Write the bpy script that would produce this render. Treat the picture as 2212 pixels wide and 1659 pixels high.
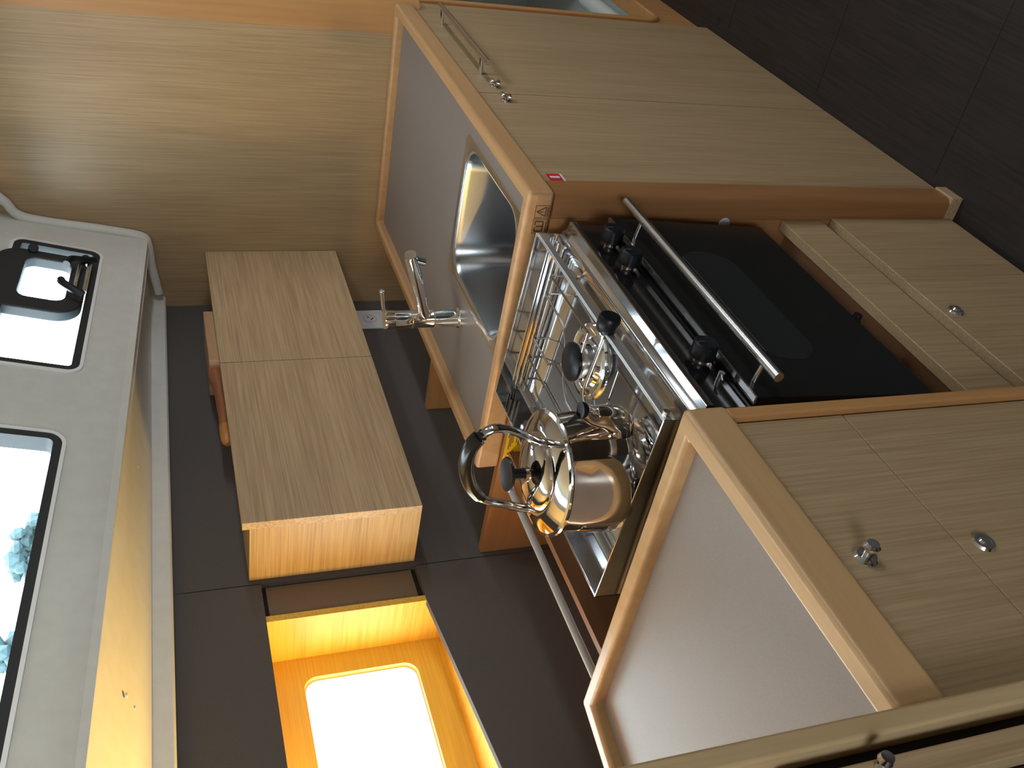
import bpy, bmesh, math
from mathutils import Vector, Matrix
for o in list(bpy.data.objects): bpy.data.objects.remove(o, do_unlink=True)
SC = bpy.context.scene
COL = SC.collection
PI = math.pi

# ---------------------------------------------------------------- camera
cam = bpy.data.cameras.new('camera'); cam_o = bpy.data.objects.new('camera', cam); COL.objects.link(cam_o)
R0, R1, R2 = (-0.30671509, -0.16647611, -0.93712942), (-0.59962116, 0.79843195, 0.05441406), (0.73917543, 0.57861225, -0.34471373)
cam_o.matrix_world = Matrix(((R0[0], -R1[0], -R2[0], -1.40093), (R0[1], -R1[1], -R2[1], -0.678248),
                             (R0[2], -R1[2], -R2[2], 1.579171), (0, 0, 0, 1)))
cam.sensor_width = 36; cam.lens = 2051.49 / 2212 * 36; cam.clip_start = 0.02
SC.camera = cam_o
# ---------------------------------------------------------------- world, exposure
SC.view_settings.view_transform = 'Standard'; SC.view_settings.look = 'None'
SC.view_settings.gamma = 1; SC.view_settings.exposure = 0.0
SC.view_settings.use_curve_mapping = False
SC.cycles.use_denoising = True
SC.cycles.max_bounces = 10; SC.cycles.diffuse_bounces = 5; SC.cycles.glossy_bounces = 5; SC.cycles.transparent_max_bounces = 12
SC.cycles.sample_clamp_indirect = 6.0
SC.cycles.caustics_reflective = False; SC.cycles.caustics_refractive = False
W = bpy.data.worlds.new('world'); SC.world = W; W.use_nodes = True
bg = W.node_tree.nodes['Background']; bg.inputs[0].default_value = (0.86, 0.95, 1.0, 1); bg.inputs[1].default_value = 22.0

def portal(name, loc, d, sx, sy, up='Y'):
    l = bpy.data.lights.new(name, 'AREA'); l.shape = 'RECTANGLE'; l.size = sx; l.size_y = sy
    o = bpy.data.objects.new(name, l); COL.objects.link(o); o.location = loc
    o.rotation_euler = Vector(d).to_track_quat('-Z', up).to_euler()
    l.cycles.is_portal = True
    return o
# daylight enters by: two coachroof windows, the niche hull window, roof hatch, far-side windows, companionway
portal('daylight_niche', (-0.45, 1.14, 1.22), (0, -1, 0), 0.85, 0.34)
portal('daylight_coachroof', (-0.1, 0.76, 1.85), (0, -1, -0.2), 2.3, 0.5)
portal('daylight_hatch', (0.66, -0.95, 2.12), (0, 0, -1), 0.44, 0.42)
portal('daylight_far_side', (1.0, -2.75, 1.67), (0, 1, 0), 2.22, 0.2)
portal('daylight_companionway', (-2.75, -0.75, 1.65), (1, 0, 0), 0.62, 0.62)

# ---------------------------------------------------------------- materials
def mat(name, col, rough=0.5, metal=0.0, spec=0.5, coat=0.0):
    m = bpy.data.materials.new(name); m.use_nodes = True
    b = m.node_tree.nodes['Principled BSDF']
    b.inputs['Base Color'].default_value = (*col, 1); b.inputs['Roughness'].default_value = rough
    b.inputs['Metallic'].default_value = metal; b.inputs['Specular IOR Level'].default_value = spec
    b.inputs['Coat Weight'].default_value = coat
    return m
def nodes(m): return m.node_tree.nodes, m.node_tree.links, m.node_tree.nodes['Principled BSDF']
def grain(name, c1, c2, axis, rough=0.42, across=260, along=5, wav=0.5, spec=0.4, bump=0.0):
    """veneer: fine streaks running along AXIS over a broader drift of tone"""
    m = mat(name, c1, rough, spec=spec); N, L, b = nodes(m)
    tc = N.new('ShaderNodeTexCoord'); mp = N.new('ShaderNodeMapping'); L.new(tc.outputs['Object'], mp.inputs[0])
    s = [across] * 3; s[axis] = along; mp.inputs['Scale'].default_value = s
    n1 = N.new('ShaderNodeTexNoise'); n1.inputs['Scale'].default_value = 1.0; n1.inputs['Detail'].default_value = 3; L.new(mp.outputs[0], n1.inputs[0])
    mp2 = N.new('ShaderNodeMapping'); L.new(tc.outputs['Object'], mp2.inputs[0]); s = [14] * 3; s[axis] = 1.2; mp2.inputs['Scale'].default_value = s
    n2 = N.new('ShaderNodeTexNoise'); n2.inputs['Scale'].default_value = 1.0; n2.inputs['Detail'].default_value = 2; L.new(mp2.outputs[0], n2.inputs[0])
    mx = N.new('ShaderNodeMix'); mx.inputs[0].default_value = 0.3; L.new(n1.outputs[0], mx.inputs[2]); L.new(n2.outputs[0], mx.inputs[3])
    cr = N.new('ShaderNodeValToRGB'); e = cr.color_ramp.elements
    e[0].position = 0.36; e[0].color = (*c2, 1); e[1].position = 0.6; e[1].color = (*c1, 1)
    L.new(mx.outputs[0], cr.inputs[0]); L.new(cr.outputs[0], b.inputs['Base Color'])
    return m
def speck(name, c1, c2, scale, rough, spec=0.4, bump=0.0):
    m = mat(name, c1, rough, spec=spec); N, L, b = nodes(m)
    tc = N.new('ShaderNodeTexCoord'); n1 = N.new('ShaderNodeTexNoise'); n1.inputs['Scale'].default_value = scale; n1.inputs['Detail'].default_value = 4
    L.new(tc.outputs['Object'], n1.inputs[0]); cr = N.new('ShaderNodeValToRGB'); e = cr.color_ramp.elements
    e[0].position = 0.35; e[0].color = (*c2, 1); e[1].position = 0.65; e[1].color = (*c1, 1)
    L.new(n1.outputs[0], cr.inputs[0]); L.new(cr.outputs[0], b.inputs['Base Color'])
    if bump:
        bp = N.new('ShaderNodeBump'); bp.inputs['Strength'].default_value = bump; bp.inputs['Distance'].default_value = 0.002
        L.new(n1.outputs[0], bp.inputs['Height']); L.new(bp.outputs[0], b.inputs['Normal'])
    return m
def steel(name, col, rough, scale=6, bump=0.02, rv=0.08):
    m = mat(name, col, rough, 1.0); N, L, b = nodes(m)
    tc = N.new('ShaderNodeTexCoord'); n1 = N.new('ShaderNodeTexNoise'); n1.inputs['Scale'].default_value = scale; n1.inputs['Detail'].default_value = 2
    L.new(tc.outputs['Object'], n1.inputs[0])
    mr = N.new('ShaderNodeMapRange'); mr.inputs[3].default_value = max(0.02, rough - rv); mr.inputs[4].default_value = rough + rv
    L.new(n1.outputs[0], mr.inputs[0]); L.new(mr.outputs[0], b.inputs['Roughness'])
    bp = N.new('ShaderNodeBump'); bp.inputs['Strength'].default_value = bump; bp.inputs['Distance'].default_value = 0.01
    L.new(n1.outputs[0], bp.inputs['Height']); L.new(bp.outputs[0], b.inputs['Normal'])
    return m
V1, V2 = (0.42, 0.295, 0.168), (0.32, 0.213, 0.115)
veneer_z = grain('veneer_grain_up', V1, V2, 2)
veneer_x = grain('veneer_grain_along', (0.52, 0.37, 0.22), (0.36, 0.24, 0.135), 0, across=230)
veneer_y = grain('veneer_grain_side', (0.5, 0.34, 0.17), (0.36, 0.23, 0.10), 1)
veneer_niche_lit = grain('veneer_niche_lit', (0.72, 0.44, 0.06), (0.60, 0.34, 0.045), 1, across=200)  # yellow glow of the overexposed niche put into the veneer colour
beech_x = grain('beech_along', (0.51, 0.295, 0.14), (0.45, 0.25, 0.115), 0, rough=0.35, across=60, along=3)
beech_y = grain('beech_side', (0.56, 0.31, 0.13), (0.50, 0.265, 0.105), 1, rough=0.35, across=60, along=3)
beech_z = grain('beech_up', (0.50, 0.26, 0.10), (0.43, 0.215, 0.08), 2, rough=0.38, across=60, along=3)
post_z = grain('post_wood', (0.33, 0.155, 0.06), (0.26, 0.115, 0.045), 2, rough=0.4, across=60, along=3)
veneer_nx = grain('veneer_niche_back_lit', (0.74, 0.47, 0.065), (0.64, 0.38, 0.05), 0, across=200)  # niche back: the same bright glow put into the wood colour
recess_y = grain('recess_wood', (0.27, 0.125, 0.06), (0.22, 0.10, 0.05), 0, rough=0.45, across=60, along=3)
wenge = grain('floor_wenge', (0.028, 0.022, 0.020), (0.014, 0.011, 0.010), 0, rough=0.5, across=160, along=6)
laminate = speck('worktop_laminate', (0.245, 0.21, 0.195), (0.225, 0.19, 0.175), 500, 0.42, spec=0.28)
lining = speck('hull_lining_fabric', (0.104, 0.092, 0.087), (0.082, 0.071, 0.067), 900, 0.75, spec=0.25)
gelcoat = speck('white_gelcoat', (0.70, 0.70, 0.67), (0.66, 0.66, 0.63), 30, 0.42, spec=0.4)
gelgrey = mat('lip_gelcoat', (0.62, 0.62, 0.58), 0.5)
polished = steel('polished_steel', (0.54, 0.55, 0.58), 0.10, 5, 0.03, 0.05)
brushed = steel('satin_steel', (0.62, 0.62, 0.63), 0.27, 8, 0.02)
bowl_steel = steel('sink_steel', (0.33, 0.345, 0.36), 0.26, 10, 0.0, 0.02)
chrome = mat('chrome', (0.85, 0.85, 0.86), 0.06, 1.0)
wire_m = mat('wire_steel', (0.30, 0.26, 0.235), 0.3, 1.0)
blackp = mat('black_plastic', (0.006, 0.007, 0.010), 0.34, spec=0.3)
rubber = mat('black_rubber', (0.015, 0.017, 0.02), 0.6)
enamel = mat('black_enamel', (0.012, 0.011, 0.011), 0.5)
glassblk = mat('black_glass', (0.010, 0.009, 0.009), 0.10, spec=0.6)
doorblk = mat('oven_black_glass', (0.008, 0.009, 0.009), 0.22, spec=0.5)
printgrey = mat('print_grey', (0.05, 0.055, 0.055), 0.4)
white_pl = mat('white_plastic', (0.6, 0.6, 0.64), 0.4)
dark_gap = mat('dark_gap', (0.012, 0.008, 0.007), 0.8)  # near-black for joints, gaps and the shade painted behind seams
grey_tube = mat('grey_tube', (0.42, 0.44, 0.45), 0.4, 0.0)
red_pr = mat('red_print', (0.62, 0.012, 0.03), 0.5); white_pr = mat('white_print', (0.75, 0.7, 0.72), 0.5)
yellow_pr = mat('yellow_print', (0.75, 0.43, 0.012), 0.5); ink = mat('ink', (0.02, 0.012, 0.008), 0.6)
brown_ink = mat('brown_ink', (0.10, 0.04, 0.015), 0.6)
redwood = grain('reddish_wood', (0.33, 0.13, 0.06), (0.24, 0.085, 0.04), 0, across=80, along=3)
orange_wood = grain('orange_wood', (0.45, 0.2, 0.06), (0.4, 0.17, 0.05), 0, across=80, along=3)
lit_rim = mat('lit_rim', (0.9, 0.92, 0.95), 0.25)  # white puts the daylight caught on the window edge into the colour
frp = mat('shower_white', (0.62, 0.66, 0.64), 0.35)
def pane_mat(name, tint):
    m = bpy.data.materials.new(name); m.use_nodes = True; N, L = m.node_tree.nodes, m.node_tree.links
    N.clear(); o = N.new('ShaderNodeOutputMaterial'); mx = N.new('ShaderNodeMixShader'); t = N.new('ShaderNodeBsdfTransparent'); g = N.new('ShaderNodeBsdfGlossy')
    mx.inputs[0].default_value = 0.07; t.inputs[0].default_value = (*tint, 1); g.inputs['Roughness'].default_value = 0.02
    L.new(t.outputs[0], mx.inputs[1]); L.new(g.outputs[0], mx.inputs[2]); L.new(mx.outputs[0], o.inputs[0])
    return m
glass = pane_mat('dimmed_window_glass', (0.68, 0.73, 0.74)); tinted = pane_mat('tinted_window_glass', (0.8, 0.83, 0.84))  # niche pane tint added to cut the daylight coming in

# ---------------------------------------------------------------- mesh helpers
def B(): return bmesh.new()
def box(bm, x0, x1, y0, y1, z0, z1):
    v = [bm.verts.new((x, y, z)) for x in (x0, x1) for y in (y0, y1) for z in (z0, z1)]
    for f in ((0, 1, 3, 2), (4, 6, 7, 5), (0, 4, 5, 1), (2, 3, 7, 6), (0, 2, 6, 4), (1, 5, 7, 3)): bm.faces.new([v[i] for i in f])
    return bm
def hexa(bm, q0, q1):
    """solid between two quads (lists of 4 points)"""
    a = [bm.verts.new(p) for p in q0]; b = [bm.verts.new(p) for p in q1]
    bm.faces.new(a[::-1]); bm.faces.new(b)
    for i in range(4): bm.faces.new((a[i], a[(i + 1) % 4], b[(i + 1) % 4], b[i]))
    return bm
def prism(bm, loop, off):
    a = [bm.verts.new(p) for p in loop]; b = [bm.verts.new(Vector(p) + Vector(off)) for p in loop]; n = len(a)
    bm.faces.new(a[::-1]); bm.faces.new(b)
    for i in range(n): bm.faces.new((a[i], a[(i + 1) % n], b[(i + 1) % n], b[i]))
    return bm
def plate(bm, outer, holes, off):
    """flat plate with holes; loops are 3D point lists in one plane, OFF the thickness vector"""
    off = Vector(off); L0 = [[bm.verts.new(p) for p in lp] for lp in [outer] + holes]
    ed = [bm.edges.new((lp[i], lp[(i + 1) % len(lp)])) for lp in L0 for i in range(len(lp))]
    r = bmesh.ops.triangle_fill(bm, edges=ed, use_beauty=True, use_dissolve=False)
    fs = [g for g in r['geom'] if isinstance(g, bmesh.types.BMFace)]
    tw = {v: bm.verts.new(v.co + off) for lp in L0 for v in lp}
    for f in fs: bm.faces.new([tw[v] for v in reversed(f.verts)])
    for lp in L0:
        for i in range(len(lp)):
            a, b = lp[i], lp[(i + 1) % len(lp)]; bm.faces.new((a, b, tw[b], tw[a]))
    bmesh.ops.recalc_face_normals(bm, faces=bm.faces[:])
    return bm
def rrect(x0, y0, x1, y1, r, n=6):
    P = []
    for cx, cy, a0 in ((x1 - r, y1 - r, 0), (x0 + r, y1 - r, 90), (x0 + r, y0 + r, 180), (x1 - r, y0 + r, 270)):
        for i in range(n + 1):
            a = math.radians(a0 + 90 * i / n); P.append((cx + r * math.cos(a), cy + r * math.sin(a)))
    return P
def frames(P, closed):
    n = len(P); T = []
    for i in range(n):
        if closed: t = P[(i + 1) % n] - P[i - 1]
        else: t = P[min(i + 1, n - 1)] - P[max(i - 1, 0)]
        T.append(t.normalized())
    ref = Vector((0, 0, 1)) if abs(T[0].z) < 0.9 else Vector((1, 0, 0))
    u = (ref - T[0] * ref.dot(T[0])).normalized(); F = []
    for t in T:
        u = (u - t * u.dot(t)).normalized(); F.append((u, t.cross(u)))
    return F
def tube(bm, pts, r, seg=12, closed=False, caps=True, sx=1.0):
    P = [Vector(p) for p in pts]; F = frames(P, closed); R = r if isinstance(r, (list, tuple)) else [r] * len(P); rings = []
    for p, (u, w), rr in zip(P, F, R):
        rings.append([bm.verts.new(p + (u * math.cos(2 * PI * k / seg) * sx + w * math.sin(2 * PI * k / seg)) * rr) for k in range(seg)])
    n = len(P)
    for i in range(n if closed else n - 1):
        a, b = rings[i], rings[(i + 1) % n]
        for k in range(seg): bm.faces.new((a[k], a[(k + 1) % seg], b[(k + 1) % seg], b[k]))
    if caps and not closed: bm.faces.new(rings[0][::-1]); bm.faces.new(rings[-1])
    bmesh.ops.recalc_face_normals(bm, faces=bm.faces[:])
    return bm
def smooth_path(pts, n=6):
    P = [Vector(p) for p in pts]; out = []
    for i in range(len(P) - 1):
        p0 = P[max(i - 1, 0)]; p1 = P[i]; p2 = P[i + 1]; p3 = P[min(i + 2, len(P) - 1)]
        for k in range(n):
            t = k / n
            out.append(0.5 * ((2 * p1) + (p2 - p0) * t + (2 * p0 - 5 * p1 + 4 * p2 - p3) * t * t + (3 * p1 - p0 - 3 * p2 + p3) * t ** 3))
    out.append(P[-1]); return out
def lathe(bm, prof, c=(0, 0, 0), axis='z', seg=40, d=1):
    """prof = [(r, h)...] turned about an axis through c; d = direction of h"""
    c = Vector(c); rings = []
    def pt(r, h, a):
        x, y = r * math.cos(a), r * math.sin(a)
        return c + (Vector((x, y, h * d)) if axis == 'z' else Vector((x, h * d, y)) if axis == 'y' else Vector((h * d, x, y)))
    for r, h in prof:
        rings.append([bm.verts.new(pt(0, h, 0))] if r < 1e-6 else [bm.verts.new(pt(r, h, 2 * PI * k / seg)) for k in range(seg)])
    for a, b in zip(rings, rings[1:]):
        for k in range(seg):
            k2 = (k + 1) % seg
            if len(a) == 1 and len(b) == 1: continue
            if len(a) == 1: bm.faces.new((a[0], b[k], b[k2]))
            elif len(b) == 1: bm.faces.new((a[k], a[k2], b[0]))
            else: bm.faces.new((a[k], a[k2], b[k2], b[k]))
    bmesh.ops.recalc_face_normals(bm, faces=bm.faces[:])
    return bm
def rod(bm, a, b, r, seg=14): return tube(bm, [a, b], r, seg)
def thing(name, loc, label=None, cat=None, group=None, kind=None, rot=None):
    o = bpy.data.objects.new(name, None); COL.objects.link(o); o.location = loc; o.empty_display_size = 0.05
    if rot: o.rotation_euler = rot
    tag(o, label, cat, group, kind); return o
def tag(o, label=None, cat=None, group=None, kind=None):
    if label: o['label'] = label
    if cat: o['category'] = cat
    if group: o['group'] = group
    if kind: o['kind'] = kind
    return o
def wloc(p):
    v = Vector((0, 0, 0))
    while p is not None: v = v + p.location; p = p.parent
    return v
def obj(name, bm, m, parent=None, local=False, smooth=False, bevel=0.0, seg=3, label=None, kind=None, cat=None, group=None):
    """link BM as one mesh; world coordinates unless LOCAL (then the parent's own frame); bevel modifier optional"""
    if not smooth or True: bmesh.ops.recalc_face_normals(bm, faces=bm.faces[:])
    co = [v.co for v in bm.verts]
    if parent is None:
        c = Vector(((min(v.x for v in co) + max(v.x for v in co)) / 2, (min(v.y for v in co) + max(v.y for v in co)) / 2, min(v.z for v in co)))
        sh = c; loc = c
    elif local: sh = Vector((0, 0, 0)); loc = Vector((0, 0, 0))
    else: sh = wloc(parent); loc = Vector((0, 0, 0))
    for v in bm.verts: v.co -= sh
    me = bpy.data.meshes.new(name); bm.to_mesh(me); bm.free()
    for mm in (m if isinstance(m, (list, tuple)) else [m]): me.materials.append(mm)
    o = bpy.data.objects.new(name, me); COL.objects.link(o); o.location = loc; o.parent = parent
    if smooth or bevel:
        for p in me.polygons: p.use_smooth = True
    if bevel:
        b = o.modifiers.new('bevel', 'BEVEL'); b.width = bevel; b.segments = seg; b.limit_method = 'ANGLE'; b.angle_limit = math.radians(35); b.harden_normals = True
    elif smooth:
        e = o.modifiers.new('edges', 'EDGE_SPLIT'); e.split_angle = math.radians(38)
    tag(o, label, cat, group, kind); return o
def struct(name, bm, m, parent=None, **k): return obj(name, bm, m, parent, kind=None if parent else 'structure', **k)
def copy_tree(o, parent=None):
    c = o.copy(); COL.objects.link(c); c.parent = parent
    for ch in list(o.children): copy_tree(ch, c)
    return c

# key planes of the place (metres): x to the right bulkhead, y outboard, z up
XW = 1.081          # right bulkhead
YH = 0.904          # hull lining
XL = -0.602         # stove-side end of the left worktop
ZT, ZS, ZU = 0.968, 0.947, 0.918   # fiddle top, worktop surface, underside

# ================================================================ setting
bm = B(); box(bm, -2.7, 2.6, -2.7, 1.0, -0.05, 0.0)
floor = struct('floor', bm, wenge)
bm = B()
for x in (1.038, 0.568, 0.098, -0.372, -0.842): box(bm, x - 0.0012, x + 0.0012, -2.6, -0.012, 0.0, 0.0006)
box(bm, 1.098, 1.106, -0.03, -0.004, 0.0, 0.0008)
obj('floor_joint', bm, dark_gap, floor, label='dark joint lines between the floor boards')

bm = B(); prism(bm, [(XW, 0.08, 0), (XW, 1.02, 0), (XW, 1.02, 1.56), (XW, 0.92, 1.56), (XW, 0.90, 1.612), (XW, 0.72, 1.625), (XW, 0.67, 1.655), (XW, 0.62, 2.10), (XW, 0.08, 2.10)], (0.069, 0, 0))
wall_r = struct('wall_right', bm, veneer_z)
bm = B(); x0, x1, y0, y1 = XW - 0.0012, 1.153, -0.004, 0.0798
prism(bm, [(x0, y1, 0.9), (x1, y1, 0.9)] + [(x1 - 0.02 + 0.02 * math.sin(a), y0 + 0.02 - 0.02 * math.cos(a), 0.9) for a in [PI / 2 * (1 - i / 7) for i in range(8)]] + [(x0 + 0.024 - 0.024 * math.sin(a), y0 + 0.024 - 0.024 * math.cos(a), 0.9) for a in [PI / 2 * i / 7 for i in range(8)]], (0, 0, 1.2))
struct('trim_1', bm, beech_z, smooth=True)

# hull lining with the wide niche opening; seam at x = -0.012
bm = B()
t = (0, 0.016, 0)
prism(bm, [(-0.0105, YH, 0.3), (XW, YH, 0.3), (XW, YH, 1.565), (-0.0105, YH, 1.592)], t)
prism(bm, [(-2.6, YH, 1.412), (-0.0135, YH, 1.408), (-0.0135, YH, 1.592), (-2.6, YH, 1.65)], t)
prism(bm, [(-2.6, YH, 0.3), (-0.0135, YH, 0.3), (-0.0135, YH, 1.074), (-0.113, YH, 1.072), (-0.525, YH, 1.031), (-1.0, YH, 0.985), (-2.6, YH, 0.985)], t)
prism(bm, [(-2.6, YH, 0.985), (-1.2, YH, 0.985), (-1.2, YH, 1.411), (-2.6, YH, 1.412)], t)
struct('wall_back', bm, lining)
bm = B(); box(bm, -0.112, -0.014, YH + 0.012, YH + 0.02, 1.084, 1.398)
struct('trim_2', bm, speck('niche_panel_brown', (0.17, 0.125, 0.085), (0.15, 0.11, 0.075), 500, 0.6))
bm = B(); box(bm, -0.112, -0.0135, YH + 0.021, YH + 0.03, 1.03, 1.45); box(bm, -0.0135, 0.004, YH + 0.0165, YH + 0.03, 0.3, 1.59)
struct('gap_backing', bm, dark_gap)  # dark backing added: stops daylight leaking, paints shade into the gaps

# niche with the hull window
nic = thing('window_3', (-0.5, 1.04, 1.03), kind='structure')
bm = B()
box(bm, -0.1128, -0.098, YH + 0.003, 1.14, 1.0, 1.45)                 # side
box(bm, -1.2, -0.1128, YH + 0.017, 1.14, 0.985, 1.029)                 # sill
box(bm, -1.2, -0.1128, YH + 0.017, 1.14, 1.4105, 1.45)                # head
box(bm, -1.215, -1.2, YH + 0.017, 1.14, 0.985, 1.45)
obj('niche_lining', bm, veneer_niche_lit, nic)
bm = B()
outer = [(-1.2, 1.04, 1.029), (-0.1128, 1.04, 1.029), (-0.1128, 1.04, 1.4105), (-1.2, 1.04, 1.4105)]
hole = [(x, 1.04, z) for x, z in rrect(-0.86, 1.094, -0.165, 1.338, 0.03)]
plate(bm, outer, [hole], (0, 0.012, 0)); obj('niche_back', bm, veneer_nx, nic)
bm = B(); plate(bm, [(x, 1.052, z) for x, z in rrect(-0.90, 1.06, -0.12, 1.37, 0.03)], [[(x, 1.052, z) for x, z in rrect(-0.857, 1.097, -0.168, 1.335, 0.03)]], (0, 0.07, 0))
obj('window_frame', bm, mat('window_rim_white', (0.7, 0.7, 0.66), 0.4), nic)
bm = B(); box(bm, -0.88, -0.14, 1.095, 1.099, 1.08, 1.35); obj('glass_pane', bm, glass, nic)

# coachroof: side wall leaning in, underside, lip along the lining
P0 = Vector((1.081, 0.675, 1.594)); P1 = Vector((-0.52, 0.675, 1.715))
EX = (P1 - P0).normalized(); dn = Vector((0, -0.19, 1)); NN = (P1 - P0).cross(dn).normalized(); EY = NN.cross(EX); EY = EY if EY.z > 0 else -EY
if NN.y < 0: NN = -NN        # NN points outboard
def side(u, v, w=0.0): return P0 + EX * u + EY * v + NN * w
roof = thing('ceiling', (0, 0.6, 1.95), kind='structure')
U1 = 3.9
bm = B()
w1 = rrect(0.136, 0.104, 0.664, 0.312, 0.03); w2 = rrect(0.868, 0.108, 2.35, 0.42, 0.035)
plate(bm, [side(-0.02, 0.0), side(U1, 0), side(U1, 0.62), side(-0.02, 0.46)], [[side(u, v) for u, v in w1], [side(u, v) for u, v in w2]], NN * 0.045)
obj('cabin_side', bm, gelcoat, roof)
# section swept between two stations: underside and lip
def station(x):
    u = (1.081 - x) / 1.601
    zc = 1.594 + 0.121 * u; lt = 1.600 + 0.036 * u; lb = 1.557 + 0.037 * u
    return [(x, 0.652, zc + 0.12), (x, 0.664, zc + 0.058), (x, 0.670, zc + 0.02), (x, 0.676, zc + 0.006), (x, 0.69, zc - 0.001), (x, 0.73, zc - 0.002 + 0.25 * (lt - zc) + 0.006),
            (x, 0.80, zc + 0.62 * (lt - zc) + 0.006), (x, 0.862, lt), (x, 0.869, lt - 0.004), (x, 0.871, lb + 0.004), (x, 0.876, lb), (x, 0.903, lb + 0.0), (x, 0.903, lb + 0.02)]
bm = B(); S = [station(x) for x in (1.083, 0.8, 0.4, 0, -0.4, -0.8, -1.4, -2.6)]
V = [[bm.verts.new(p) for p in s] for s in S]
for a, b in zip(V, V[1:]):
    for i in range(len(a) - 1): bm.faces.new((a[i], a[i + 1], b[i + 1], b[i]))
bm.verts.ensure_lookup_table()
obj('side_deck_underside', bm, gelcoat, roof, smooth=True)
bm = B()
for a, b in zip(S, S[1:]):
    pa = Vector(a[4]) + Vector((0, 0.012, -0.0005)); pb = Vector(b[4]) + Vector((0, 0.012, -0.0005)); tube(bm, [pa, pb], 0.0016, 6)
obj('trim_bead', bm, white_pl, roof)
# moulding where the cabin side meets the bulkhead
bm = B(); tube(bm, smooth_path([(1.068, 0.85, 1.575), (1.068, 0.76, 1.590), (1.068, 0.69, 1.597), (1.068, 0.666, 1.618), (1.068, 0.645, 1.72), (1.068, 0.625, 1.84), (1.068, 0.606, 1.905), (1.068, 0.57, 1.93), (1.068, 0.54, 1.96)], 5), 0.0125, 10)
obj('corner_moulding', bm, gelcoat, roof, smooth=True)
# deckhead with the roof hatch opening
bm = B()
plate(bm, [(-2.7, -2.7, 2.02), (2.6, -2.7, 2.02), (2.6, 0.62, 2.02), (-2.7, 0.62, 2.02)], [[(x, y, 2.02) for x, y in rrect(0.45, -1.15, 0.87, -0.75, 0.05)]], (0, 0, 0.08))
obj('deckhead', bm, gelcoat, roof)
# screw caps under the side deck
cap = None
for x, y in ((1.03, 0.79), (0.86, 0.83), (0.64, 0.80), (0.53, 0.835), (0.27, 0.80), (0.17, 0.84), (-0.33, 0.78), (-0.33, 0.82)):
    st = station(x); zc, z80, zl = st[4][2], st[6][2], st[7][2]
    z = z80 + (zl - z80) * (y - 0.80) / 0.062 if y > 0.80 else z80
    if cap is None:
        bm = B(); lathe(bm, [(0, -0.0008), (0.0040, -0.0006), (0.0048, 0.0004), (0.0048, 0.003)], (0, 0, 0), seg=16)
        cap = obj('screw_cap', bm, white_pl, roof, local=True, smooth=True); c = cap
    else: c = cap.copy(); COL.objects.link(c)
    c.location = Vector((x, y, z)) - roof.location

def strip_loop(bm, loop, w0, w1, n0, n1):
    """band along a window edge: offset inwards w0..w1 in the plane, n0..n1 across it"""
    c = Vector((sum(p[0] for p in loop) / len(loop), sum(p[1] for p in loop) / len(loop))); n = len(loop)
    def offs(w):
        out = []
        for i, p in enumerate(loop):
            a, b = Vector(loop[i - 1]), Vector(loop[(i + 1) % n]); t = (b - a).normalized(); nn = Vector((-t.y, t.x)); out.append(Vector(p) + nn * w)
        return out
    A, C = offs(w0), offs(w1); rows = []
    for q, m_ in ((A, n0), (C, n0), (C, n1), (A, n1)): rows.append([bm.verts.new(side(p.x, p.y, m_)) for p in q])
    for k in range(4):
        a, b = rows[k], rows[(k + 1) % 4]
        for i in range(n): bm.faces.new((a[i], a[(i + 1) % n], b[(i + 1) % n], b[i]))
    return bm
for nm, lp, lab in (('window_1', w1, 'a'), ('window_2', w2, 'b')):
    c = side(sum(p[0] for p in lp) / len(lp), sum(p[1] for p in lp) / len(lp)); w = thing(nm, c, kind='structure')
    bm = B(); strip_loop(bm, lp, -0.003, 0.0045, -0.004, 0.03); obj('rim', bm, lit_rim, w)
    bm = B(); strip_loop(bm, lp, 0.0045, 0.021, -0.002, 0.034); obj('gasket', bm, rubber, w)
    bm = B(); us = [p[0] for p in lp]; vs = [p[1] for p in lp]
    q = [side(min(us), min(vs), 0.036), side(max(us), min(vs), 0.036), side(max(us), max(vs), 0.036), side(min(us), max(vs), 0.036)]
    prism(bm, q, NN * 0.004); obj('glass_pane', bm, tinted, w)
    if nm == 'window_1':
        # opening port: thick black frame with dogs and a hinge bar
        ol = rrect(0.188, 0.128, 0.448, 0.338, 0.06, 8); il = rrect(0.222, 0.168, 0.398, 0.270, 0.025, 8)
        bm = B(); plate(bm, [side(u, v, -0.006) for u, v in ol], [[side(u, v, -0.006) for u, v in il]], NN * 0.03)
        op = obj('opening_port', bm, rubber, w, bevel=0.005, label='black frame of the small opening port')
        bm = B(); tube(bm, [side(0.24, 0.128, -0.024), side(0.375, 0.128, -0.024)], 0.0055, 10); tube(bm, [side(0.25, 0.150, -0.02), side(0.365, 0.150, -0.02)], 0.004, 10)
        obj('hinge_bar', bm, brushed, op)
        bm = B()
        tube(bm, smooth_path([side(0.228, 0.118, -0.03), side(0.243, 0.14, -0.034), side(0.252, 0.17, -0.036), side(0.275, 0.178, -0.034)]), [0.009] * 19, 10)
        obj('catch_handle', bm, blackp, op)
        bm = B()
        tube(bm, smooth_path([side(0.395, 0.128, -0.03), side(0.385, 0.15, -0.034), side(0.368, 0.175, -0.036), side(0.352, 0.182, -0.034)]), [0.010] * 19, 10)
        obj('catch_handle', bm, blackp, op)
        bm = B(); tube(bm, [side(0.196, 0.26, -0.016), side(0.186, 0.262, 0.0)], 0.012, 12); tube(bm, [side(0.212, 0.140, -0.018), side(0.196, 0.140, 0.0)], 0.012, 12)
        obj('hinge_lug', bm, blackp, op)

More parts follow.
